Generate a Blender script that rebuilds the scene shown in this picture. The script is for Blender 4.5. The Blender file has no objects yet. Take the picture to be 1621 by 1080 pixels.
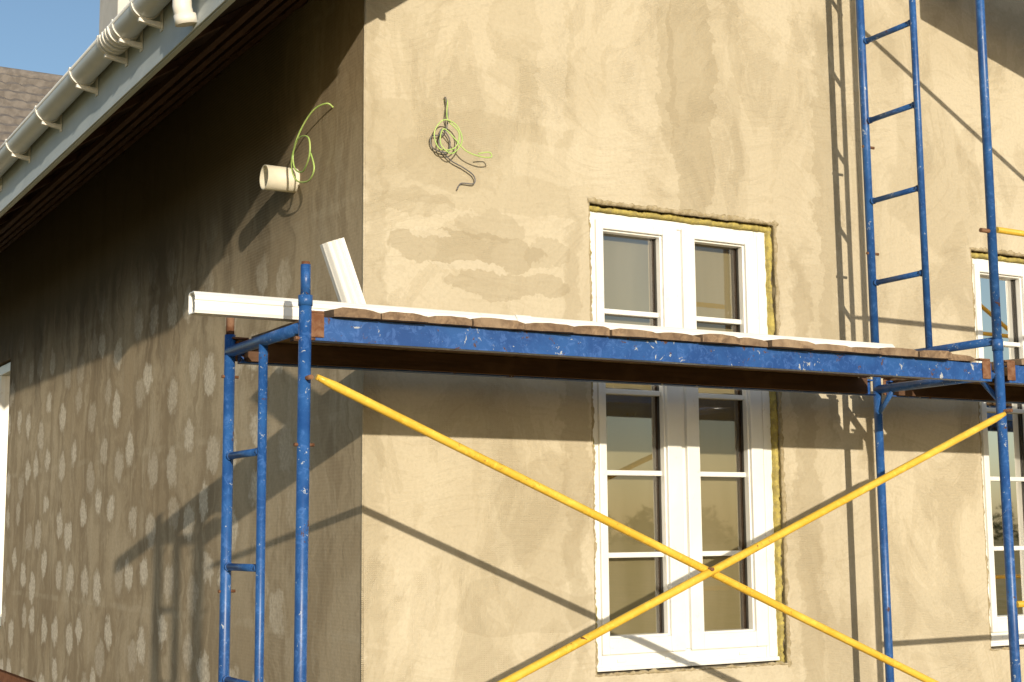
import bpy, math, random
from mathutils import Vector, Matrix
random.seed(7)
scene=bpy.context.scene
scene.view_settings.view_transform='Standard'
scene.view_settings.look='None'
scene.view_settings.exposure=0

# ------------------------------------------------------------------ node helpers
class NT:
    def __init__(s,name):
        s.m=bpy.data.materials.new(name); s.m.use_nodes=True
        s.t=s.m.node_tree; s.t.nodes.clear()
        s.out=s.t.nodes.new('ShaderNodeOutputMaterial')
        s.geo=s.t.nodes.new('ShaderNodeNewGeometry')
        s.pos=s.geo.outputs['Position']
    def n(s,typ,**kw):
        x=s.t.nodes.new(typ)
        for k,v in kw.items(): setattr(x,k,v)
        return x
    def set(s,sock,v):
        if hasattr(v,'links') or isinstance(v,bpy.types.NodeSocket): s.t.links.new(v,sock)
        else: sock.default_value=v
    def math(s,op,a,b=0.,c=None,clamp=False):
        x=s.n('ShaderNodeMath',operation=op,use_clamp=clamp)
        s.set(x.inputs[0],a); s.set(x.inputs[1],b)
        if c is not None: s.set(x.inputs[2],c)
        return x.outputs[0]
    def vmath(s,op,a,b=(0,0,0)):
        x=s.n('ShaderNodeVectorMath',operation=op)
        s.set(x.inputs[0],a); s.set(x.inputs[1],b)
        return x.outputs['Value'] if op in('LENGTH','DISTANCE','DOT_PRODUCT') else x.outputs[0]
    def scale(s,v,sc): return s.vmath('MULTIPLY',v,sc)
    def noise(s,vec,sc,det=4.,rough=.55,dist=0.,col=False):
        x=s.n('ShaderNodeTexNoise'); s.set(x.inputs['Vector'],vec)
        x.inputs['Scale'].default_value=sc; x.inputs['Detail'].default_value=det
        x.inputs['Roughness'].default_value=rough; x.inputs['Distortion'].default_value=dist
        return x.outputs['Color' if col else 'Fac']
    def warp(s,vec,sc,amp,det=3.,rough=.6):
        c=s.noise(vec,sc,det,rough,0,True)
        return s.vmath('ADD',vec,s.scale(s.vmath('SUBTRACT',c,(.5,.5,.5)),amp))
    def mapr(s,v,a,b,c=0.,d=1.,smooth=True):
        x=s.n('ShaderNodeMapRange'); x.clamp=True
        if smooth: x.interpolation_type='SMOOTHSTEP'
        s.set(x.inputs['Value'],v)
        for k,q in zip(('From Min','From Max','To Min','To Max'),(a,b,c,d)): x.inputs[k].default_value=q
        return x.outputs[0]
    def mix(s,f,a,b,blend='MIX'):
        x=s.n('ShaderNodeMix',data_type='RGBA',blend_type=blend)
        s.set(x.inputs[0],f)
        for k,q in((6,a),(7,b)):
            if isinstance(q,tuple) and len(q)==3: q=q+(1.,)
            s.set(x.inputs[k],q)
        return x.outputs[2]
    def bump(s,h,st=.3,dist=.01,normal=None):
        x=s.n('ShaderNodeBump'); x.inputs['Strength'].default_value=st; x.inputs['Distance'].default_value=dist
        s.set(x.inputs['Height'],h)
        if normal: s.set(x.inputs['Normal'],normal)
        return x.outputs[0]
    def bsdf(s,col,rough=.8,spec=.3,normal=None,metal=0.):
        x=s.n('ShaderNodeBsdfPrincipled')
        if isinstance(col,tuple) and len(col)==3: col=col+(1.,)
        s.set(x.inputs['Base Color'],col); s.set(x.inputs['Roughness'],rough)
        x.inputs['Specular IOR Level'].default_value=spec; x.inputs['Metallic'].default_value=metal
        if normal: s.set(x.inputs['Normal'],normal)
        s.t.links.new(x.outputs[0],s.out.inputs[0]); return x
    def sep(s,v):
        x=s.n('ShaderNodeSeparateXYZ'); s.set(x.inputs[0],v); return x.outputs
    def ell(s,vec,c,r,soft=.1):
        d=s.vmath('LENGTH',s.vmath('DIVIDE',s.vmath('SUBTRACT',vec,c),r))
        return s.mapr(d,1.,1.-soft)
    def rect(s,sv,x0,x1,z0,z1,soft=.01):
        a=s.math('MULTIPLY',s.mapr(sv[0],x0,x0+soft),s.mapr(sv[0],x1,x1-soft))
        b=s.math('MULTIPLY',s.mapr(sv[2],z0,z0+soft),s.mapr(sv[2],z1,z1-soft))
        return s.math('MULTIPLY',a,b)

# ------------------------------------------------------------------ materials
def mat_front():
    k=NT('plaster_front'); p=k.pos
    pw=k.warp(p,1.6,(.55,0,.40),3,.6); pw2=k.warp(p,5.,(.30,0,.18),4,.68)
    mid=k.noise(k.scale(p,(1,1,.6)),2.4,5,.62,1.1)
    fine=k.noise(p,60,2,.6)
    big=k.noise(p,.9,2,.5,.6)
    col=k.mix(k.mapr(big,.35,.65),(.470,.410,.300),(.525,.465,.35))
    col=k.mix(k.math('MULTIPLY',k.mapr(mid,.50,.515),.32),col,(.40,.34,.235))
    col=k.mix(k.math('MULTIPLY',k.mapr(mid,.58,.59),.30),col,(.38,.32,.22))
    streak=k.noise(k.scale(pw2,(1,1,.22)),5.,4,.6,.5)
    col=k.mix(k.math('MULTIPLY',k.mapr(streak,.55,.60),.18),col,(.57,.515,.395))
    sw=k.sep(pw2)
    # trowelled-over patches round the cable and between lifts
    col=k.mix(k.math('MULTIPLY',k.rect(sw,.04,1.05,1.42,1.86),.32),col,(.355,.30,.20))
    col=k.mix(k.math('MULTIPLY',k.rect(sw,.18,.58,1.50,1.72),.32),col,(.34,.285,.19))
    col=k.mix(k.math('MULTIPLY',k.rect(sw,.72,1.30,1.60,1.78),.30),col,(.57,.51,.39))
    col=k.mix(k.math('MULTIPLY',k.rect(sw,.62,1.06,2.0,2.6),.26),col,(.36,.305,.205))
    col=k.mix(k.math('MULTIPLY',k.rect(sw,2.36,2.62,-.9,1.35),.22),col,(.35,.295,.2))
    P=[((.50,0,1.24),(.40,1,.09),pw2,.05,.44),((.25,0,1.42),(.22,1,.06),pw2,.06,.26),((.72,0,1.10),(.34,1,.065),pw2,.05,.38),((.62,0,1.36),(.16,1,.07),pw2,.06,.32),((.90,0,1.26),(.14,1,.07),pw2,.06,.3),
       ((1.75,0,2.15),(.14,1,.75),pw2,.05,.42),((1.60,0,2.3),(.07,1,.5),pw2,.08,.34),((2.02,0,2.3),(.05,1,.75),pw2,.2,.22),
       ((2.40,0,.3),(.09,1,1.3),pw2,.2,.36),((2.60,0,1.6),(.08,1,1.2),pw2,.15,.34),((3.4,0,1.9),(.35,1,.5),pw,.1,.25),
       ((.04,0,.4),(.07,1,2.4),pw2,.4,.30),((1.05,0,.4),(.08,1,1.3),pw2,.3,.36),((.8,0,-.3),(.4,1,.13),pw,.06,.24),((.9,0,.1),(.25,1,.3),pw,.06,.22)]
    for c,r,v,soft,f in P:
        col=k.mix(k.math('MULTIPLY',k.ell(v,c,r,soft),f),col,(.285,.235,.15))
    for c,r,v,f in[((.95,0,2.2),(.08,1,.5),pw2,.35),((.50,0,1.17),(.18,1,.022),pw2,.6),((.32,0,1.30),(.12,1,.018),pw2,.5),((1.35,0,1.9),(.2,1,.5),pw,.25),((.25,0,-.25),(.1,1,.25),pw2,.2),((2.55,0,0),(.06,1,.5),pw2,.25)]:
        col=k.mix(k.math('MULTIPLY',k.ell(v,c,r,.12),f),col,(.57,.51,.395))
    tr=k.noise(k.scale(k.warp(p,1.1,(1.2,0,1.2),1,.5),(2.,1,11)),2.2,2,.6)
    col=k.mix(k.math('MULTIPLY',k.mapr(tr,.58,.62),.15),col,(.34,.285,.195))
    col=k.mix(k.math('MULTIPLY',k.mapr(fine,.35,.75),.18),col,(.30,.255,.175))
    g1=k.n('ShaderNodeTexWave'); g1.inputs['Scale'].default_value=38; k.set(g1.inputs['Vector'],p)
    g2=k.n('ShaderNodeTexWave',bands_direction='Z'); g2.inputs['Scale'].default_value=38; k.set(g2.inputs['Vector'],p)
    mesh=k.math('MULTIPLY',k.math('MAXIMUM',g1.outputs['Fac'],g2.outputs['Fac']),k.mapr(mid,.48,.62))
    h=k.math('ADD',k.math('MULTIPLY',mid,1.3),k.math('ADD',k.math('MULTIPLY',fine,.24),k.math('MULTIPLY',mesh,.16)))
    h=k.math('ADD',h,k.math('ADD',k.math('MULTIPLY',streak,.7),k.math('MULTIPLY',tr,.6)))
    k.bsdf(col,.92,.15,k.bump(h,.75,.012)); return k.m
def mat_left():
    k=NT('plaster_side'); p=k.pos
    big=k.noise(p,.8,3,.6,.8); mid=k.noise(k.scale(p,(1,1,.6)),1.9,5,.68,1.5); fine=k.noise(p,45,2,.65)
    pw=k.warp(p,3.,(0,.35,.35),3,.65)
    streak=k.noise(k.scale(pw,(1,1.6,.22)),2.4,4,.7,.6)
    col=k.mix(k.mapr(big,.38,.62),(.43,.335,.215),(.53,.43,.29))
    col=k.mix(k.math('MULTIPLY',k.mapr(streak,.46,.60),.60),col,(.27,.20,.12))
    col=k.mix(k.math('MULTIPLY',k.mapr(mid,.50,.60),.45),col,(.56,.46,.32))
    sp=k.sep(p); sj=k.sep(k.warp(p,6,(0,.05,.05),2))
    for ax,per,off,w,f in((1,1.17,.35,.03,.35),(2,.93,.42,.03,.45),(1,.39,.1,.012,.25)):
        q=k.math('PINGPONG',k.math('ADD',sj[ax],off+20*per),per/2)
        col=k.mix(k.math('MULTIPLY',k.mapr(q,w,w*.3),k.math('MULTIPLY',k.mapr(mid,.42,.55),f)),col,(.58,.49,.35))
    pv=k.vmath('ADD',p,k.scale(k.vmath('SUBTRACT',k.noise(p,10,5,.72,0,True),(.5,.5,.5)),(0,.20,.22)))
    s=k.sep(pv)
    cmb=k.n('ShaderNodeCombineXYZ'); k.set(cmb.inputs[0],s[1]); k.set(cmb.inputs[1],k.math('MULTIPLY',s[2],.95))
    vor=k.n('ShaderNodeTexVoronoi',voronoi_dimensions='2D'); k.set(vor.inputs['Vector'],cmb.outputs[0]); vor.inputs['Scale'].default_value=2.75; vor.inputs['Randomness'].default_value=.66
    sepc=k.n('ShaderNodeSeparateColor'); k.set(sepc.inputs[0],vor.outputs['Color'])
    dd=k.math('ADD',vor.outputs['Distance'],k.math('MULTIPLY',sepc.outputs[1],.08))
    dot=k.mapr(dd,.34,.22)
    den=k.math('MULTIPLY',k.mapr(sp[1],.45,1.3),k.mapr(k.math('ADD',sp[2],k.math('MULTIPLY',big,.9)),2.6,1.5))
    dot=k.math('MULTIPLY',k.math('MULTIPLY',dot,den),k.mapr(sepc.outputs[0],.0,.7,.45,1.))
    halo=k.math('MULTIPLY',k.mapr(vor.outputs['Distance'],.50,.32),k.math('MULTIPLY',den,.35))
    col=k.mix(halo,col,(.28,.21,.13))
    st2=k.noise(k.scale(pw,(1,3.,.4)),2.6,4,.65,.4)
    col=k.mix(k.math('MULTIPLY',k.mapr(st2,.55,.66),.42),col,(.58,.49,.35))
    col=k.mix(k.math('MULTIPLY',dot,.92),col,k.mix(k.mapr(fine,.3,.7),(.80,.72,.58),(.66,.57,.44)))
    col=k.mix(k.math('MULTIPLY',k.mapr(fine,.35,.7),.22),col,(.24,.18,.115))
    # shade below the eave, painted into the render's colour
    eave_shade=k.math('MULTIPLY',k.mapr(k.math('ADD',k.math('ADD',sp[2],k.math('MULTIPLY',sp[1],.02)),k.math('MULTIPLY',streak,.6)),1.25,2.15),.94)
    eave_shade=k.math('MULTIPLY',eave_shade,k.mapr(k.math('ADD',sp[1],k.math('MULTIPLY',mid,.8)),.55,1.6,.15,1.))
    col=k.mix(eave_shade,col,(.042,.030,.016))
    g1=k.n('ShaderNodeTexWave',bands_direction='Y'); g1.inputs['Scale'].default_value=20; k.set(g1.inputs['Vector'],p)
    g2=k.n('ShaderNodeTexWave',bands_direction='Z'); g2.inputs['Scale'].default_value=20; k.set(g2.inputs['Vector'],p)
    mesh=k.math('MULTIPLY',k.math('MAXIMUM',g1.outputs['Fac'],g2.outputs['Fac']),k.mapr(sp[1],3.,1.))
    col=k.mix(k.math('MULTIPLY',mesh,.18),col,(.56,.47,.33))
    h=k.math('ADD',k.math('MULTIPLY',mid,.8),k.math('ADD',k.math('MULTIPLY',fine,.22),k.math('MULTIPLY',mesh,.08)))
    h=k.math('ADD',h,k.math('MULTIPLY',dot,.10))
    k.bsdf(col,.85,.2,k.bump(h,.35,.012)); return k.m
def mat_simple(name,c1,c2,sc=8,rough=.6,spec=.4,bs=.15,fine=80,dirt=None):
    k=NT(name); n1=k.noise(k.pos,sc,4,.6,.3); n2=k.noise(k.pos,fine,2,.6)
    col=k.mix(k.mapr(n1,.35,.65),c1,c2)
    if dirt: col=k.mix(k.math('MULTIPLY',k.mapr(k.noise(k.pos,sc*2.7,4,.7,.5),dirt[1],dirt[1]+.08),dirt[2]),col,dirt[0])
    k.bsdf(col,rough,spec,k.bump(k.math('ADD',n1,k.math('MULTIPLY',n2,.3)),bs,.004)); return k.m
def mat_paint(name,base,base2,rust,chip,ru=.62,ch=.66,chipsc=45,sp=.72):
    k=NT(name); p=k.pos
    n1=k.noise(p,6,4,.6,.4); n2=k.noise(p,17,6,.72,.6); n3=k.noise(p,chipsc,4,.7,.8); n4=k.noise(p,3,2)
    n5=k.noise(p,90,2,.5)
    col=k.mix(k.mapr(n1,.35,.65),base,base2)
    col=k.mix(k.math('MULTIPLY',k.mapr(k.noise(p,26,5,.75,1.2),.50,.62),.35),col,tuple(min(1,c*1.6+.05) for c in base2))
    r=k.mapr(k.math('ADD',n2,k.math('MULTIPLY',k.math('SUBTRACT',n4,.5),.25)),ru,ru+.03)
    col=k.mix(r,col,k.mix(n3,rust,tuple(c*.45 for c in rust)))
    c=k.mapr(k.math('ADD',n3,k.math('MULTIPLY',k.math('SUBTRACT',n4,.5),.35)),ch,ch+.025)
    c=k.math('MAXIMUM',c,k.mapr(n5,sp,sp+.03))
    col=k.mix(k.math('MULTIPLY',c,.85),col,chip)
    k.bsdf(col,k.math('ADD',.38,k.math('MULTIPLY',r,.4)),.4,k.bump(k.math('ADD',k.math('MULTIPLY',r,.6),k.math('MULTIPLY',n3,.4)),.35,.003)); return k.m
def mat_wood(name,c1,c2,c3,dirn):
    k=NT(name); p=k.pos
    sc=[22,22,22]; sc[dirn]=1.6
    g=k.noise(k.scale(p,tuple(sc)),1.6,5,.65,.8); b=k.noise(p,5,3,.6)
    blk=k.noise(k.scale(p,(4.6,.01,.01)) if dirn==1 else p,1.,1)
    col=k.mix(k.mapr(g,.3,.7),c1,c2); col=k.mix(k.math('MULTIPLY',k.mapr(b,.5,.65),.6),col,c3)
    col=k.mix(k.math('MULTIPLY',k.mapr(blk,.45,.55),.45),col,c2)
    k.bsdf(col,.85,.2,k.bump(g,.6,.004)); return k.m
def mat_glass():
    k=NT('window_glass'); 
    tr=k.n('ShaderNodeBsdfTransparent'); tr.inputs[0].default_value=(.90,.93,.91,1)
    gl=k.n('ShaderNodeBsdfGlossy'); gl.inputs['Roughness'].default_value=.02; gl.inputs[0].default_value=(.9,.88,.84,1)
    k.set(gl.inputs['Normal'],k.bump(k.noise(k.pos,1.3,1),.05,.02))
    fr=k.n('ShaderNodeFresnel'); fr.inputs[0].default_value=1.5
    mx=k.n('ShaderNodeMixShader'); k.set(mx.inputs[0],k.math('ADD',k.math('MULTIPLY',fr.outputs[0],1.8),.08,clamp=True))
    k.t.links.new(tr.outputs[0],mx.inputs[1]); k.t.links.new(gl.outputs[0],mx.inputs[2]); k.t.links.new(mx.outputs[0],k.out.inputs[0]); return k.m
M={}
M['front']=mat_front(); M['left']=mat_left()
M['white']=mat_simple('white_pvc',(.80,.80,.78),(.75,.75,.72),5,.35,.5,.05,dirt=((.5,.45,.36),.62,.25))
M['pipe']=mat_simple('white_painted_pipe',(.80,.79,.76),(.75,.74,.70),4,.4,.45,.05,dirt=((.45,.37,.27),.66,.5))
M['cream']=mat_simple('cream_plastic',(.74,.69,.56),(.66,.61,.49),9,.5,.4,.08)
M['fascia']=mat_simple('fascia_paint',(.50,.55,.57),(.44,.49,.51),3,.55,.4,.1)
M['gutter']=mat_simple('gutter_pvc',(.64,.67,.70),(.58,.61,.64),4,.35,.5,.05)
M['bracket']=mat_simple('bracket_pvc',(.80,.77,.70),(.74,.71,.65),6,.45,.4,.05)
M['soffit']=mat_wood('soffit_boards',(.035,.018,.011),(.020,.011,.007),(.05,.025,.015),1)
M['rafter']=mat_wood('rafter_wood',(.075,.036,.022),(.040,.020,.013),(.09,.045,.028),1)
M['tile']=mat_simple('roof_tile',(.20,.18,.165),(.14,.125,.115),9,.8,.25,.3)
M['foam']=mat_simple('mounting_foam',(.48,.40,.12),(.30,.25,.09),35,.9,.1,1.0,fine=120,dirt=((.30,.25,.15),.56,.8))
M['ragged']=mat_simple('ragged_plaster',(.40,.34,.23),(.29,.235,.14),40,.95,.1,1.0,fine=150,dirt=((.42,.35,.12),.60,.7))
M['blue']=mat_paint('blue_scaffold_paint',(.014,.065,.225),(.024,.10,.30),(.12,.05,.025),(.46,.50,.53),.65,.665,45,.735)
M['beam']=mat_paint('blue_beam_paint',(.012,.055,.21),(.02,.085,.28),(.11,.05,.03),(.44,.45,.44),.605,.65,22,.745)
M['yellow']=mat_paint('yellow_brace_paint',(.74,.48,.065),(.66,.40,.04),(.22,.09,.02),(.25,.14,.05),.66,.69,60,.76)
M['rust']=mat_simple('rusty_steel',(.14,.06,.03),(.22,.12,.07),30,.85,.2,.6)
M['plank']=mat_wood('weathered_planks',(.29,.20,.125),(.13,.085,.055),(.36,.27,.18),1)
M['joist']=mat_wood('dark_joist',(.12,.065,.038),(.07,.038,.022),(.16,.09,.055),0)
M['glass']=mat_glass()
M['gasket']=mat_simple('black_gasket',(.03,.028,.025),(.05,.045,.04),9)
M['cable']=mat_simple('green_cable',(.34,.52,.14),(.44,.56,.18),20,.4,.5,.05)
M['wire_shadow']=mat_simple('wire_shadow_grey',(.16,.15,.15),(.10,.10,.11),20,.4,.5,.05)  # dark grey for the tube that draws the cable's shadow
M['brick']=mat_simple('plinth_brick',(.32,.14,.07),(.24,.10,.05),14,.9,.2,.5)
M['chim']=mat_simple('chimney_render',(.66,.64,.60),(.58,.56,.52),4,.9,.2,.2)
def mat_blind():
    k=NT('roller_blind'); g=k.n('ShaderNodeTexWave',bands_direction='X'); g.inputs['Scale'].default_value=45; k.set(g.inputs['Vector'],k.pos)
    g2=k.n('ShaderNodeTexWave',bands_direction='Z'); g2.inputs['Scale'].default_value=45; k.set(g2.inputs['Vector'],k.pos)
    n=k.noise(k.scale(k.pos,(3,1,.5)),1.5,3)
    c=k.mix(k.mapr(n,.3,.7),(.25,.20,.105),(.32,.26,.155)); c=k.mix(k.math('MULTIPLY',k.math('MAXIMUM',g.outputs['Fac'],g2.outputs['Fac']),.25),c,(.12,.09,.05))
    k.bsdf(c,.9,.1,k.bump(n,.4,.02)); return k.m
M['blind']=mat_blind()
M['curtain']=mat_simple('sheer_curtain',(.70,.70,.66),(.60,.61,.57),4,.9,.1,.1)
M['ground']=mat_simple('dry_grass_ground',(.34,.25,.08),(.24,.19,.06),.6,.95,.1,.4,fine=12,dirt=((.36,.28,.14),.5,.8))
M['leaf']=mat_simple('hedge_leaves',(.07,.08,.025),(.11,.11,.035),.8,.8,.2,.2)

# ------------------------------------------------------------------ mesh helpers
def empty(name,loc=(0,0,0)):
    e=bpy.data.objects.new(name,None); scene.collection.objects.link(e); return e
def obj(name,verts,faces,mat,parent=None,smooth=False,bevel=0):
    me=bpy.data.meshes.new(name); me.from_pydata([tuple(v) for v in verts],[],faces); me.validate()
    import bmesh
    bm=bmesh.new(); bm.from_mesh(me); bmesh.ops.recalc_face_normals(bm,faces=bm.faces); bm.to_mesh(me); bm.free()
    o=bpy.data.objects.new(name,me); scene.collection.objects.link(o)
    me.materials.append(M[mat] if isinstance(mat,str) else mat)
    if smooth:
        for p in me.polygons: p.use_smooth=True
    if parent: o.parent=parent
    if bevel:
        b=o.modifiers.new('bevel','BEVEL'); b.width=bevel; b.segments=2; b.limit_method='ANGLE'
    return o
BF=[(0,1,3,2),(4,6,7,5),(0,4,5,1),(2,3,7,6),(0,2,6,4),(1,5,7,3)]
def box(name,x0,x1,y0,y1,z0,z1,mat,parent=None,bevel=.002):
    v=[(x,y,z) for x in(x0,x1) for y in(y0,y1) for z in(z0,z1)]
    return obj(name,v,BF,mat,parent,bevel=bevel)
def ring_sweep(pts,rad,seg=18,caps=True):
    V=[];F=[]; n=len(pts); P=[Vector(p) for p in pts]
    t0=(P[1]-P[0]).normalized(); ref=Vector((0,0,1)) if abs(t0.z)<.9 else Vector((1,0,0))
    a=t0.cross(ref).normalized()
    for i in range(n):
        t=(P[min(i+1,n-1)]-P[max(i-1,0)]).normalized()
        a=(a-t*a.dot(t)).normalized(); b=t.cross(a)
        r=rad[i] if isinstance(rad,(list,tuple)) else rad
        for j in range(seg):
            an=2*math.pi*j/seg; V.append(P[i]+(a*math.cos(an)+b*math.sin(an))*r)
    for i in range(n-1):
        for j in range(seg):
            F.append((i*seg+j,i*seg+(j+1)%seg,(i+1)*seg+(j+1)%seg,(i+1)*seg+j))
    if caps: F.append(tuple(range(seg))); F.append(tuple((n-1)*seg+j for j in range(seg)))
    return V,F
def tube(name,pts,rad,mat,parent=None,seg=18):
    V,F=ring_sweep(pts,rad,seg); o=obj(name,V,F,mat,parent)
    for p in o.data.polygons: p.use_smooth=len(p.vertices)==4
    return o
def wall(name,axis,const,a0,a1,b0,b1,holes,depth,mat,parent,sign):
    A=sorted({a0,a1,*[h[0] for h in holes],*[h[1] for h in holes]}); B=sorted({b0,b1,*[h[2] for h in holes],*[h[3] for h in holes]})
    V=[];F=[];idx={}
    def vv(a,b,d=0):
        key=(round(a,4),round(b,4),d)
        if key not in idx:
            idx[key]=len(V); c=const+d*sign
            V.append((a,c,b) if axis=='y' else (c,a,b))
        return idx[key]
    for i in range(len(A)-1):
        for j in range(len(B)-1):
            ca=(A[i]+A[i+1])/2;cb=(B[j]+B[j+1])/2
            if any(h[0]<ca<h[1] and h[2]<cb<h[3] for h in holes): continue
            F.append((vv(A[i],B[j]),vv(A[i+1],B[j]),vv(A[i+1],B[j+1]),vv(A[i],B[j+1])))
    for h in holes:
        c=[(h[0],h[2]),(h[1],h[2]),(h[1],h[3]),(h[0],h[3])]
        for q in range(4):
            p,r=c[q],c[(q+1)%4]; F.append((vv(*p),vv(*r),vv(*r,depth),vv(*p,depth)))
    return obj(name,V,F,mat,parent)

# ------------------------------------------------------------------ HOUSE
house=empty('house')
W1=(1.14,2.245,-.625,1.525); DX=2.49; W2=(W1[0]+DX,W1[1]+DX,W1[2],W1[3])
W3=(5.9,7.005,-.625,1.525)
wall('front_wall','y',0.,0.,8.,-1.05,2.53,[W1,W2,W3],.2,'front',house,1)
SL=.72; ZE=1.996; EX=-.7455; YF=-.93; YB=10.
def zu(x): return ZE+SL*(x-EX)
obj('gable_wall',[(0,0,2.53),(8,0,2.53),(4,0,zu(4)+.02)],[(0,1,2)],'front',house)
LW=(7.12,8.3,-.73,1.5)
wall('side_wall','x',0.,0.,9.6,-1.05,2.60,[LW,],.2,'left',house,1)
box('rear_wall',0,8,9.6,9.7,-1.05,2.5,'front',house)
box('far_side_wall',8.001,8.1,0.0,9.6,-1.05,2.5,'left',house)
box('brick_plinth',.03,7.97,.03,9.58,-1.75,-1.05,'brick',house)
tube('corner_bead',[(.0035,.0035,-1.05),(.003,.0035,.6),(.0035,.003,2.5)],.006,'front',house,10)
def roofslab(name,pts,y0,y1,mat):
    n=len(pts);V=[(x,y0,z) for x,z in pts]+[(x,y1,z) for x,z in pts]
    F=[tuple(range(n)),tuple(range(n,2*n))]+[(i,(i+1)%n,n+(i+1)%n,n+i) for i in range(n)]
    return obj(name,V,F,mat,house)
e=.03
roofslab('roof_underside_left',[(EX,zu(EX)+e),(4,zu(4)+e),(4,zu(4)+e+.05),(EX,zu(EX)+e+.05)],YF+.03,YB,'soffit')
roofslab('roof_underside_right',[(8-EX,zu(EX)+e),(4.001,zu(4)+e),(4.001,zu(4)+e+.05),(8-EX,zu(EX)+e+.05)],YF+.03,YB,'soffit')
roofslab('roof_tiles_left',[(EX-.05,zu(EX)+.215),(4,zu(4)+.25),(4,zu(4)+.30),(EX-.05,zu(EX)+.265)],YF,YB,'tile')
roofslab('roof_tiles_right',[(8-EX+.05,zu(EX)+.215),(4.001,zu(4)+.25),(4.001,zu(4)+.30),(8-EX+.05,zu(EX)+.265)],YF,YB,'tile')
roofslab('barge_board_left',[(EX,zu(EX)),(4,zu(4)),(4,zu(4)+.22),(EX,zu(EX)+.2)],YF,YF+.028,'fascia')
roofslab('barge_board_right',[(8-EX,zu(EX)),(4.001,zu(4)),(4.001,zu(4)+.22),(8-EX,zu(EX)+.2)],YF,YF+.028,'fascia')
box('fascia_board',EX-.025,EX-.001,YF,YB,ZE,ZE+.235,'fascia',house)
box('fascia_trim',EX-.034,EX-.026,YF,YB,ZE+.004,ZE+.03,'fascia',house)
y=-.6;i=0
while y<9.5:
    x0=EX+.005;x1=-.004
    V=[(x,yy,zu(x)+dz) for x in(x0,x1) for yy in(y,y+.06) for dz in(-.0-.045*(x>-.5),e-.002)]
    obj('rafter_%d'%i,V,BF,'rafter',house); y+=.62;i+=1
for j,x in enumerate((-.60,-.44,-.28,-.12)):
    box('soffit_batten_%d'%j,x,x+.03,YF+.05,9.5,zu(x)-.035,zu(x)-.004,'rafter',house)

# gutter
gut=empty('rain_gutter'); gut.parent=house
GR=.062; GX,GZ=EX-.098,ZE+.245
def halfring(name,y0,y1,r0,r1,mat,lift=0):
    V=[];F=[];n=18
    for yy in(y0,y1):
        for rr in(r0,r1):
            for j in range(n+1):
                a=math.pi+math.pi*j/n; V.append((GX+rr*math.cos(a),yy,GZ+lift*(j in(0,n))+rr*math.sin(a)))
    m=n+1
    for j in range(n):
        F+= [(j,j+1,2*m+j+1,2*m+j),(m+j,m+j+1,3*m+j+1,3*m+j),(j,j+1,m+j+1,m+j),(2*m+j,2*m+j+1,3*m+j+1,3*m+j)]
    F.append((0,m,3*m,2*m)); F.append((n,m+n,3*m+n,2*m+n))
    return obj(name,V,F,mat,gut)
o=halfring('gutter_channel',YF-.02,YB,GR,GR-.004,'gutter')
for p_ in o.data.polygons: p_.use_smooth=True
o.data.set_sharp_from_angle(angle=math.radians(40))
tube('gutter_lip',[(GX-GR,YF-.02,GZ),(GX-GR,YB,GZ)],.007,'gutter',gut,10)
def bracket(y):
    halfring('gutter_bracket',y,y+.026,GR+.006,GR+.0005,'bracket',.014)
    V=[(x,yy,z) for x,z0,z1 in((GX-.03,GZ-GR-.018,GZ-GR-.002),(EX-.026,GZ-GR-.034,GZ-GR-.008)) for yy in(y+.002,y+.024) for z in(z0,z1)]
    obj('bracket_arm',V,BF,'bracket',gut,bevel=.002)
    box('bracket_plate',EX-.032,EX-.0262,y-.004,y+.030,GZ-GR-.045,GZ-.01,'bracket',gut)
for yb in(-.55,.36,.66,1.42,2.15,2.9,3.7,4.5,5.4,6.3,7.2): bracket(yb)
for yb in(.72,.76,.81,.85): halfring('gutter_union',yb,yb+.016,GR+.011,GR+.0005,'bracket')
bracket(.90)
tube('outlet_stub',[(GX+.01,-.10,GZ-GR+.02),(GX+.01,-.10,GZ-GR-.10),(GX+.03,-.095,GZ-GR-.165)],[.038,.038,.040],'bracket',gut,24)
tube('outlet_collar',[(GX+.01,-.10,GZ-GR+.0),(GX+.01,-.10,GZ-GR-.03)],.045,'bracket',gut,24)
tube('outlet_lower_collar',[(GX+.022,-.098,GZ-GR-.130),(GX+.031,-.095,GZ-GR-.168)],.0445,'bracket',gut,24)

box('chimney',.31,.88,5.2,5.75,2.4,5.0,'chim',house,bevel=.01)
box('chimney_cap',.24,.95,5.13,5.82,5.0,5.08,'chim',house,bevel=.01)

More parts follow.
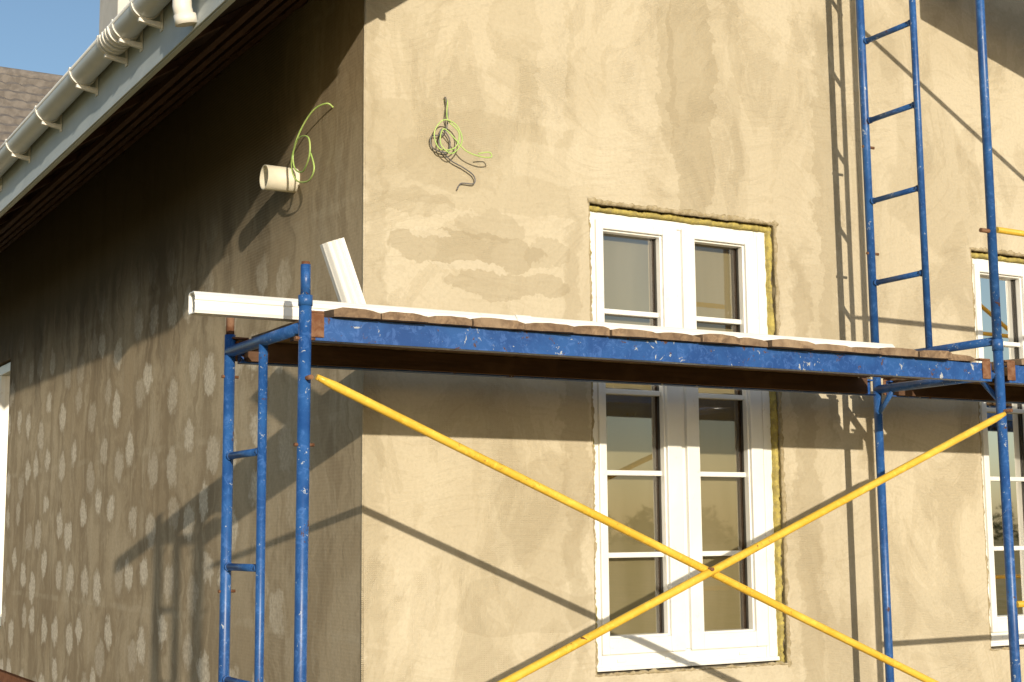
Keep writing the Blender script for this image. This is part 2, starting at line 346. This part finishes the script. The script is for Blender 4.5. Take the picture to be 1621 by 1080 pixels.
# windows -------------------------------------------------------
def window(x,parent,curt=False):
    w=empty('window'); w.parent=parent
    z0,z1=-.612,1.492
    def B(n,a,b,y0,y1,c,d,m='white',bv=.004): box(n,x+a,x+b,y0,y1,c,d,m,w,bv)
    B('frame_left',1.160,1.20,.045,.13,z0,z1); B('frame_right',2.150,2.222,.045,.13,z0,z1)
    B('frame_top',1.2005,2.1495,.047,.13,z1-.04,z1-.001); B('frame_bottom',1.2005,2.1495,.047,.13,z0+.001,z0+.075)
    B('frame_step_right',2.165,2.185,.040,.0445,z0+.02,z1-.02)
    B('frame_mullion',1.655,1.70,.052,.13,z0+.076,z1-.041)
    B('sill_nose',1.165,2.22,.030,.0445,z0-.002,z0+.018)
    for q in(1.28,1.55,1.98): B('drain_cap',q,q+.05,.040,.0465,z0+.034,z0+.048,bv=.002)
    for a,b,gl,gr in((1.196,1.662,1.236,1.580),(1.694,2.155,1.768,2.082)):
        s0,s1=z0+.07,z1-.035; g0,g1=-.47,1.413
        B('sash_stile_l',a,gl,.030,.10,s0,s1); B('sash_stile_r',gr,b,.030,.10,s0,s1)
        B('sash_rail_b',gl+.0005,gr-.0005,.0315,.10,s0,g0); B('sash_rail_t',gl+.0005,gr-.0005,.0315,.10,g1,s1)
        for (p,q,c,d) in((gl-.001,gl+.009,g0,g1),(gr-.009,gr+.001,g0,g1)): B('glazing_bead',p,q,.048,.094,c,d,bv=.003)
        for (c,d) in((g0-.001,g0+.009),(g1-.009,g1+.001)): B('glazing_bead',gl+.0095,gr-.0095,.048,.0935,c,d,bv=.003)
        for (p,q,c,d) in((gl+.0092,gl+.013,g0+.01,g1-.01),(gr-.013,gr-.0092,g0+.01,g1-.01)): B('gasket',p,q,.080,.0925,c,d,'gasket',0)
        for zm in(-.099,.278,.655,1.03): B('muntin',gl+.010,gr-.010,.066,.0915,zm-.012,zm+.012,bv=.004)
        obj('glass_pane',[(x+gl,.095,g0),(x+gr,.095,g0),(x+gr,.095,g1),(x+gl,.095,g1)],[(0,1,2,3)],'glass',w)
        B('unit_spacer',gr-.012,gr,.1,.125,g0,g1,'joist',0); B('unit_spacer',gl,gl+.008,.1,.125,g0,g1,'joist',0)
    if curt:
        V=[];F=[];N=200
        for i in range(N+1):
            xx=1.21+.94*i/N; yy=.150+.016*math.sin(i*.62)+.007*math.sin(i*.23+1)
            V+=[(x+xx,yy,-.62),(x+xx,yy,1.52)]
        for i in range(N): F.append((2*i,2*i+1,2*i+3,2*i+2))
        obj('curtain',V,F,'curtain',w,smooth=True)
    else:
        for a,b in((1.21,1.66),(1.70,2.145)): box('roller_blind',x+a,x+b,.140,.144,-.55,1.50,'blind',w,0)
    box('room_back',x+1.0,x+2.4,.45,.46,-.75,1.65,'joist',w,0)
window(0,house); window(DX,house,True); window(W3[0]-W1[0],house,True)
sw=empty('window'); sw.parent=house
for n,a,b,c,d in(('frame_a',7.13,7.21,-.72,1.49),('frame_b',8.21,8.29,-.72,1.49),('frame_top',7.2105,8.2095,1.41,1.489),('frame_bottom',7.2105,8.2095,-.719,-.64),('mullion',7.66,7.76,-.6395,1.4095)):
    box(n,.03,.1,a,b,c,d,'white',sw,.004)
obj('glass_pane',[(.07,7.2,-.65),(.07,8.22,-.65),(.07,8.22,1.42),(.07,7.2,1.42)],[(0,1,2,3)],'glass',sw)
box('roller_blind',.19,.195,7.1,8.32,-.75,1.52,'blind',sw,0)

def ragged(name,axis_pts,out,w0,w1,y0,y1,mat,seed,step=.010,lift=.006):
    rnd=random.Random(seed); p,q=Vector(axis_pts[0]),Vector(axis_pts[1]); L=(q-p).length; n=max(2,int(L/step))
    V=[];F=[];o=Vector(out); wa=w1; wb=w0
    for i in range(n+1):
        c=p+(q-p)*i/n
        wa+= (w1-wa)*.22+rnd.uniform(-1,1)*(.0055); wb+=(w0-wb)*.3+rnd.uniform(-1,1)*.002
        yy=y0+rnd.uniform(-1,1)*lift*.6
        for s,yv in((wb,y1),(wb+.001,yy+.002),((wb+wa)/2,yy-lift),(wa-.001,yy+.002),(wa,y1)):
            k=c+o*s; V.append((k.x,yv,k.y))
    for i in range(n):
        for j in range(4): a=i*5+j; F.append((a,a+1,a+6,a+5))
    return obj(name,V,F,mat,house,smooth=True)
for x in(0,DX):
    xl,xr,z0,z1=W1[0]+x,W1[1]+x,W1[2],W1[3]
    ragged('foam_right',((xr,z0),(xr,z1)),(1,0),-.030,-.002,.022,.06,'foam',int(11+x))
    ragged('foam_top',((xl,z1),(xr,z1)),(0,1),-.034,-.003,.030,.06,'foam',int(12+x))
    ragged('foam_left',((xl,z0),(xl,z1)),(1,0),.001,.028,.036,.06,'foam',int(13+x))
    ragged('edge_right',((xr,z0-.02),(xr,z1+.02)),(1,0),-.006,.014,-.003,.004,'ragged',int(14+x),lift=.005)
    ragged('edge_top',((xl-.01,z1),(xr+.02,z1)),(0,1),-.006,.014,-.003,.004,'ragged',int(15+x),lift=.006)
    ragged('edge_left',((xl,z0),(xl,z1)),(1,0),-.006,.005,-.002,.004,'ragged',int(16+x),lift=.002)
    ragged('edge_bottom',((xl-.01,z0),(xr+.02,z0)),(0,1),-.008,.004,-.002,.004,'ragged',int(17+x),lift=.003)

# ------------------------------------------------------------------ vent pipe in the side wall
def ventpipe():
    V=[];F=[];n=40;R=.058;r=.054;cy,cz=.78,1.66
    for x,rr in [(.0,R),(-.155,R),(-.155,r),(.0,r)]:
        for j in range(n):
            a=2*math.pi*j/n; V.append((x,cy+rr*math.cos(a),cz+rr*math.sin(a)))
    for k in range(3):
        for j in range(n): F.append((k*n+j,k*n+(j+1)%n,(k+1)*n+(j+1)%n,(k+1)*n+j))
    o=obj('vent_pipe',V,F,'cream'); 
    for i,p in enumerate(o.data.polygons): p.use_smooth= not (n<=i<2*n)
ventpipe()

# ------------------------------------------------------------------ cables
def smooth_path(pts,res=10):
    P=[Vector(p) for p in pts];out=[]
    for i in range(len(P)-1):
        p0=P[max(i-1,0)];p1=P[i];p2=P[i+1];p3=P[min(i+2,len(P)-1)]
        for k in range(res):
            t=k/res
            out.append(.5*((2*p1)+(-p0+p2)*t+(2*p0-5*p1+4*p2-p3)*t*t+(-p0+3*p1-3*p2+p3)*t**3))
    out.append(P[-1]); return out
def cable(name,pts,mat,r=.0035,parent=None): tube(name,smooth_path(pts),r,mat,parent,8)
c1=empty('electrical_cable')
cable('green_wire',[(.385,.0,1.90),(.385,-.03,1.885),(.375,-.05,1.80),(.42,-.07,1.74),(.40,-.07,1.67),(.33,-.06,1.66),(.31,-.05,1.73),(.35,-.06,1.79),(.41,-.07,1.77),(.43,-.08,1.70),(.38,-.08,1.64),(.33,-.07,1.68),(.35,-.06,1.75),(.40,-.07,1.71),(.45,-.08,1.66),(.52,-.09,1.64),(.57,-.09,1.645),(.56,-.09,1.665),(.51,-.08,1.655)],'cable',parent=c1,r=.003)
cable('wire_shadow_tube',[(.383,.0,1.905),(.38,-.025,1.90),(.385,-.035,1.82),(.37,-.03,1.74),(.31,-.02,1.72),(.32,-.02,1.67),(.39,-.02,1.66),(.40,-.02,1.72),(.36,-.02,1.76),(.35,-.02,1.69),(.40,-.02,1.63),(.47,-.02,1.60),(.52,-.02,1.57),(.52,-.02,1.535),(.46,-.015,1.53),(.44,-.015,1.50)],'wire_shadow',parent=c1,r=.003)  # dark tube close to the wall, modelled as the green wire's cast shadow
c2=empty('electrical_cable')
cable('green_wire',[(0,.335,1.90),(-.03,.34,1.915),(-.06,.42,1.90),(-.08,.52,1.83),(-.09,.58,1.74),(-.09,.56,1.66),(-.09,.46,1.625),(-.10,.36,1.68),(-.10,.38,1.76),(-.10,.50,1.78),(-.09,.60,1.70),(-.08,.57,1.61),(-.07,.45,1.58),(-.07,.38,1.62),(-.07,.42,1.70)],'cable',parent=c2,r=.004)

# ------------------------------------------------------------------ SCAFFOLD
sc=empty('scaffold')
th=math.radians(-.5269); U=Vector((math.cos(th),math.sin(th),0)); Vv=Vector((-math.sin(th),math.cos(th),0)); F0=Vector((-.6779,-1.0279,0)); LB=3.2796; WD=.765
def S(u,v,z): return F0+U*u+Vv*v+Vector((0,0,z))
def T(n,a,b,r,m='blue',seg=18): return tube(n,[S(*a),S(*b)],r,m,sc,seg)
def Sbox(name,u0,u1,v0,v1,z0,z1,mat,bevel=.002):
    return obj(name,[S(u,v,z) for u in(u0,u1) for v in(v0,v1) for z in(z0,z1)],BF,mat,sc,bevel=bevel)
GZ0=-1.72
T('front_post',(-.012,0,GZ0),(0.0,0,.80),.0215); T('post_collar',(0,0,.765),(0,0,.80),.0245); T('front_spigot',(0,0,.80),(0,0,.905),.017); T('spigot_tip',(0,0,.88),(0,0,.915),.0145,'rust')
T('rear_post',(-.006,WD,GZ0),(0,WD,.76),.0205); T('rear_spigot',(0,WD,.76),(0,WD,.83),.016,'rust')
T('ladder_tube',(0,.40,GZ0),(0,.40,.70),.0165)
T('top_bar',(0,0,.695),(0,WD,.695),.021)
for z in(.30,-.11,-.52,-.93,-1.34):
    T('rung',(0,.405,z),(0,WD,z),.0135)
    for v in(.425,WD-.028): T('weld',(0,v-.006,z),(0,v+.006,z),.0165,'blue',12)
for z in(.655,.30): T('lock_pin',(-.035,0,z),(.035,0,z),.006,'rust',10)
for z in(.60,-.2): T('lock_pin',(-.03,WD,z),(.035,WD,z),.006,'rust',10)
T('front_post',(LB+.012,0,GZ0),(LB,0,.80),.0215); T('rear_post',(LB+.01,WD,GZ0),(LB,WD,.80),.0205)
T('top_bar',(LB,0,.685),(LB,WD,.685),.021)
T('knee_brace',(LB,WD,.56),(LB,WD-.12,.685),.012); T('knee_brace',(LB,0,.56),(LB,.12,.685),.012)
T('upper_front_post',(LB,0,.80),(LB,0,3.6),.0205); T('upper_rear_post',(LB,WD,.80),(LB-.015,WD,3.6),.0205)
T('post_collar',(LB,0,.79),(LB,0,.84),.0245); T('post_collar',(LB,WD,.79),(LB,WD,.83),.0245)
T('upper_ladder_tube',(LB,.41,.835),(LB-.01,.41,3.4),.0165); T('upper_bottom_bar',(LB,0,.835),(LB,WD,.835),.019)
for z in(1.21,1.62,2.03,2.44,2.85):
    T('upper_rung',(LB,.41,z),(LB,WD,z),.0135)
    for v in(.435,WD-.028): T('weld',(LB,v-.006,z),(LB,v+.006,z),.0165,'blue',12)
for z in(1.90,1.36): T('lock_pin',(LB-.03,WD,z),(LB+.045,WD,z),.007,'rust',10)
for z in(1.33,): T('lock_pin',(LB-.07,0,z),(LB+.02,0,z),.010,'rust',10)
L2=2*LB+.04
for v in(0,WD): T('far_post',(L2,v,GZ0),(L2,v,3.6),.0205)
for z in(.685,.835,2.8): T('far_bar',(L2,0,z),(L2,WD,z),.02)
T('far_ladder_tube',(L2,.41,GZ0),(L2,.41,3.4),.0165)
for z in(1.21,1.62,2.03,2.44): T('far_rung',(L2,.41,z),(L2,WD,z),.0135)
T('guard_rail',(LB+.01,-.02,1.335),(L2,-.02,1.30),.014,'yellow'); T('guard_rail',(LB+.01,-.02,-.32),(L2,-.02,-.30),.014,'yellow')
T('cross_brace',(LB,-.02,2.92),(L2,-.02,1.05),.014,'yellow')
def brace(a,b):
    A=S(*a);B=S(*b);d=(B-A).normalized()
    tube('cross_brace',[A,A+d*.03,A+d*.07,B-d*.07,B-d*.03,B],[.010,.012,.0155,.0155,.012,.010],'yellow',sc,16)
brace((.03,-.028,.525),(LB-.02,-.028,-.83)); brace((LB-.03,-.046,.505),(.0,-.046,-.80))
tube('brace_bolt',[S(1.62,-.068,-.137),S(1.62,.0,-.137)],.007,'rust',sc,10)
for u in(0,LB):
    for z in(.52,-.81): tube('brace_pin',[S(u,-.06,z),S(u,.02,z)],.008,'rust',sc,10)
def deck(u0,u1,seed):
    rnd=random.Random(seed)
    for v0,vs in((-.004,1),(WD-.0,-1)):
        Sbox('deck_beam_web',u0+.03,u1-.05,v0,v0+.006*vs,.650,.7300,'beam',.001)
        Sbox('deck_beam_lip',u0+.03,u1-.05,v0+.0065*vs,v0+.045*vs,.650,.656,'beam',.001)
        Sbox('deck_beam_top',u0+.03,u1-.05,v0+.0065*vs,v0+.03*vs,.722,.7295,'beam',.001)
        for uu in(u0+.035,u1-.09):
            Sbox('deck_hook',uu-.02,uu+.03,v0-.006*vs,v0-.001*vs,.660,.742,'rust',.006)
            Sbox('deck_hook_top',uu-.035,uu+.03,v0-.006*vs,v0+.03*vs,.742,.750,'rust',.003)
    Sbox('deck_joist',u0+.10,u1-.12,.36,.40,.695,.7300,'joist')
    Sbox('deck_joist',u0+.05,u1-.12,.70,.745,.655,.7303,'joist')
    u=u0+.09
    while u<u1-.18:
        w=rnd.uniform(.15,.235); w=min(w,u1-.15-u)
        if w<.06: break
        f=-.035+rnd.uniform(-.022,.016); b=WD+.03+rnd.uniform(-.02,.02); t=.030+rnd.uniform(-.004,.006)
        z0=.7308+rnd.uniform(0,.0012); tl=rnd.uniform(-.008,.008)
        n=6; V=[];F=[]
        sk=rnd.uniform(-.016,.016)
        for iv in range(9):
            vv=f+(b-f)*iv/8
            for iu in range(n+1):
                s=iu/n; uu=u+.003+(w-.006)*s
                fv=vv+(sk*(s-.5)+rnd.uniform(-.005,.005))*(iv==0)
                cup=.004*(1-(2*s-1)**2)
                zt=z0+t+cup+tl*(s-.5)-(.005 if iu in(0,n) else 0)-(.005 if iv in(0,) else 0)+rnd.uniform(-.0008,.0008)
                V.append(S(uu,fv,zt)); V.append(S(uu,fv,z0))
        m=(n+1)*2
        for iv in range(8):
            for iu in range(n):
                a=iv*m+iu*2
                F.append((a,a+2,a+m+2,a+m)); F.append((a+1,a+3,a+m+3,a+m+1))
            a=iv*m; F.append((a,a+1,a+m+1,a+m)); a=iv*m+n*2; F.append((a,a+1,a+m+1,a+m))
        for iu in range(n):
            a=iu*2; F.append((a,a+1,a+3,a+2)); a=8*m+iu*2; F.append((a,a+1,a+3,a+2))
        obj('deck_plank',V,F,'plank',sc)
        u+=w
deck(0,LB,3); deck(LB+.03,L2,5)
obj('shadow_board',[S(u,v,z) for u,zb in((3.78,3.02),(5.3,2.62)) for v in(0,.03) for z in(zb,zb+.5)],BF,'plank',sc)  # out-of-view board, added to cast the shadow at the wall's upper right

# ------------------------------------------------------------------ downpipes on the deck
def dprofile(w,h):
    o=.008
    pts=[(-w/2+.5*o,.0),(w/2-o,0),(w/2,o),(w/2,h-o),(w/2-o,h),(-w/2+.020,h),(-w/2+.014,h-.004)]
    fr=[(-w/2+.010,h*.88),(-w/2+.003,h*.80),(-w/2,h*.70),(-w/2,h*.60),(-w/2+.005,h*.56),(-w/2+.005,h*.50),(-w/2+.001,h*.46),(-w/2,h*.14),(-w/2+.003,h*.05)]
    return pts+fr
def dprofile2(w,h):
    P=[(w/2,0),(w/2,h)]
    N=40
    for i in range(N+1):
        b=h*(1-i/N); P.append((-w/2+.007*math.cos(i/N*2*math.pi*3.5)+.018*(abs(2*i/N-1))**3,b))
    return P
def hollow_pipe(name,A,B,side,up,w,h,mat,prof=dprofile):
    outer=prof(w,h); cx,cy=0,h/2; inner=[(a*.92,cy+(b-cy)*.92) for a,b in outer]
    n=len(outer);V=[]
    for P in(A,B):
        for pr in(outer,inner):
            for a,b in pr: V.append(P+side*a+up*b)
    F=[]
    for i in range(n):
        j=(i+1)%n
        F+=[(i,j,2*n+j,2*n+i),(n+i,n+j,3*n+j,3*n+i),(i,j,n+j,n+i),(2*n+i,2*n+j,3*n+j,3*n+i)]
    return obj(name,V,F,mat)
A=S(-.27,.385,.772);B=S(3.02,.40,.772)
hp=hollow_pipe('downpipe',A,B,(B-A).normalized().cross(Vector((0,0,1))).normalized()*-1,Vector((0,0,1)),.075,.078,'pipe')
col=hollow_pipe('pipe_coupling',S(1.02,.389,.7700),S(1.09,.3895,.7700),Vv,Vector((0,0,1)),.083,.082,'pipe'); col.parent=hp
A=S(.490,.53,.770);B=S(.358,.53,1.125); d=(B-A).normalized(); up=d.cross(Vv).normalized()
if up.x>0: up=-up
hollow_pipe('downpipe',A,B,Vv,up,.05,.088,'pipe',dprofile2)

# ------------------------------------------------------------------ neighbour house
nh=empty('neighbour_house')
box('walls',-1.,14,15.5,23,-1.7,3.6,'chim',nh)
def nroof():
    V=[];F=[]; rows=22; y0,z0,y1,z1=14.9,3.4,19.0,7.62
    for r in range(rows):
        ya=y0+(y1-y0)*r/rows;yb=y0+(y1-y0)*(r+1)/rows;za=z0+(z1-z0)*r/rows;zb=z0+(z1-z0)*(r+1)/rows
        n=180
        b=len(V)
        for i in range(n+1):
            x=-1.5+16.5*i/n; bump=.035*abs(math.sin((i+1.5*(r%2))*math.pi/3))
            V+=[(x,ya,za-.01),(x,ya-.04,za+.09+bump),(x,yb,zb+.0+bump)]
        for i in range(n):
            a=b+i*3; F+=[(a,a+1,a+4,a+3),(a+1,a+2,a+5,a+4)]
    obj('roof_tiles',V,F,'tile',nh)
    obj('roof_back',[(-1.5,19,7.62),(15,19,7.62),(15,23.4,3.4),(-1.5,23.4,3.4)],[(0,1,2,3)],'tile',nh)
    obj('gable',[(-1,15.5,3.6),(-1,23,3.6),(-1,19,7.4)],[(0,1,2)],'chim',nh)
    tube('ridge',[(-1.5,19,7.63),(15,19,7.63)],.11,'tile',nh)
nroof()

# ------------------------------------------------------------------ ground and distant trees behind the camera
obj('ground',[(-600,-600,-1.72),(600,-600,-1.72),(600,600,-1.72),(-600,600,-1.72)],[(0,1,2,3)],'ground')
def treeline():
    rnd=random.Random(4);V=[];F=[]
    for c in range(220):
        cx=rnd.uniform(-150,220);cy=rnd.uniform(-190,-160);h=rnd.uniform(3,6.5);rr=rnd.uniform(2.5,5)
        for l in range(90):
            a=rnd.uniform(0,6.28);zz=rnd.random();q=rr*math.sqrt(rnd.random())*(1-.5*zz)
            p=Vector((cx+q*math.cos(a),cy+q*math.sin(a),-1.7+h*(.05+.9*zz)))
            s=rnd.uniform(.4,.8);b=len(V)
            for k in range(3): V.append(p+Vector((rnd.uniform(-s,s),rnd.uniform(-s,s),rnd.uniform(-s,s))))
            F.append((b,b+1,b+2))
    obj('tree_line',V,F,'leaf')
treeline()

# ------------------------------------------------------------------ light
s=Vector((.2168,1,-.2272)).normalized()
sun=bpy.data.lights.new('sun','SUN'); sun.energy=4.8; sun.angle=math.radians(.5); sun.color=(1.,.885,.70)
so=bpy.data.objects.new('sun',sun); scene.collection.objects.link(so); so.rotation_euler=s.to_track_quat('-Z','Y').to_euler(); so.location=(-3,-20,10)
w=bpy.data.worlds.new('World'); scene.world=w; w.use_nodes=True; nt=w.node_tree; nt.nodes.clear()
o=nt.nodes.new('ShaderNodeOutputWorld'); bg=nt.nodes.new('ShaderNodeBackground'); sk=nt.nodes.new('ShaderNodeTexSky')
sk.sky_type='NISHITA'; sk.sun_disc=False; sk.sun_elevation=math.asin(-s.z); sk.sun_rotation=math.atan2(-s.x,-s.y); sk.air_density=1.; sk.dust_density=1.; sk.ozone_density=2
bg.inputs[1].default_value=.14
nt.links.new(sk.outputs[0],bg.inputs[0]); nt.links.new(bg.outputs[0],o.inputs[0])

# ------------------------------------------------------------------ camera
yw,pi_,r=map(math.radians,(30.1954,7.4749,-.5058))
fw=Vector((math.sin(yw)*math.cos(pi_),math.cos(yw)*math.cos(pi_),math.sin(pi_)))
rt=Vector((math.cos(yw),-math.sin(yw),0)); up=rt.cross(fw)
R=rt*math.cos(r)+up*math.sin(r); Uc=up*math.cos(r)-rt*math.sin(r)
cam=bpy.data.cameras.new('camera'); co=bpy.data.objects.new('camera',cam); scene.collection.objects.link(co)
cam.sensor_width=36; cam.lens=2332.8*36/1621; cam.clip_end=2000
m=Matrix((R,Uc,-fw)).transposed().to_4x4(); m.translation=Vector((-2.534,-5.5915,0)); co.matrix_world=m
scene.camera=co
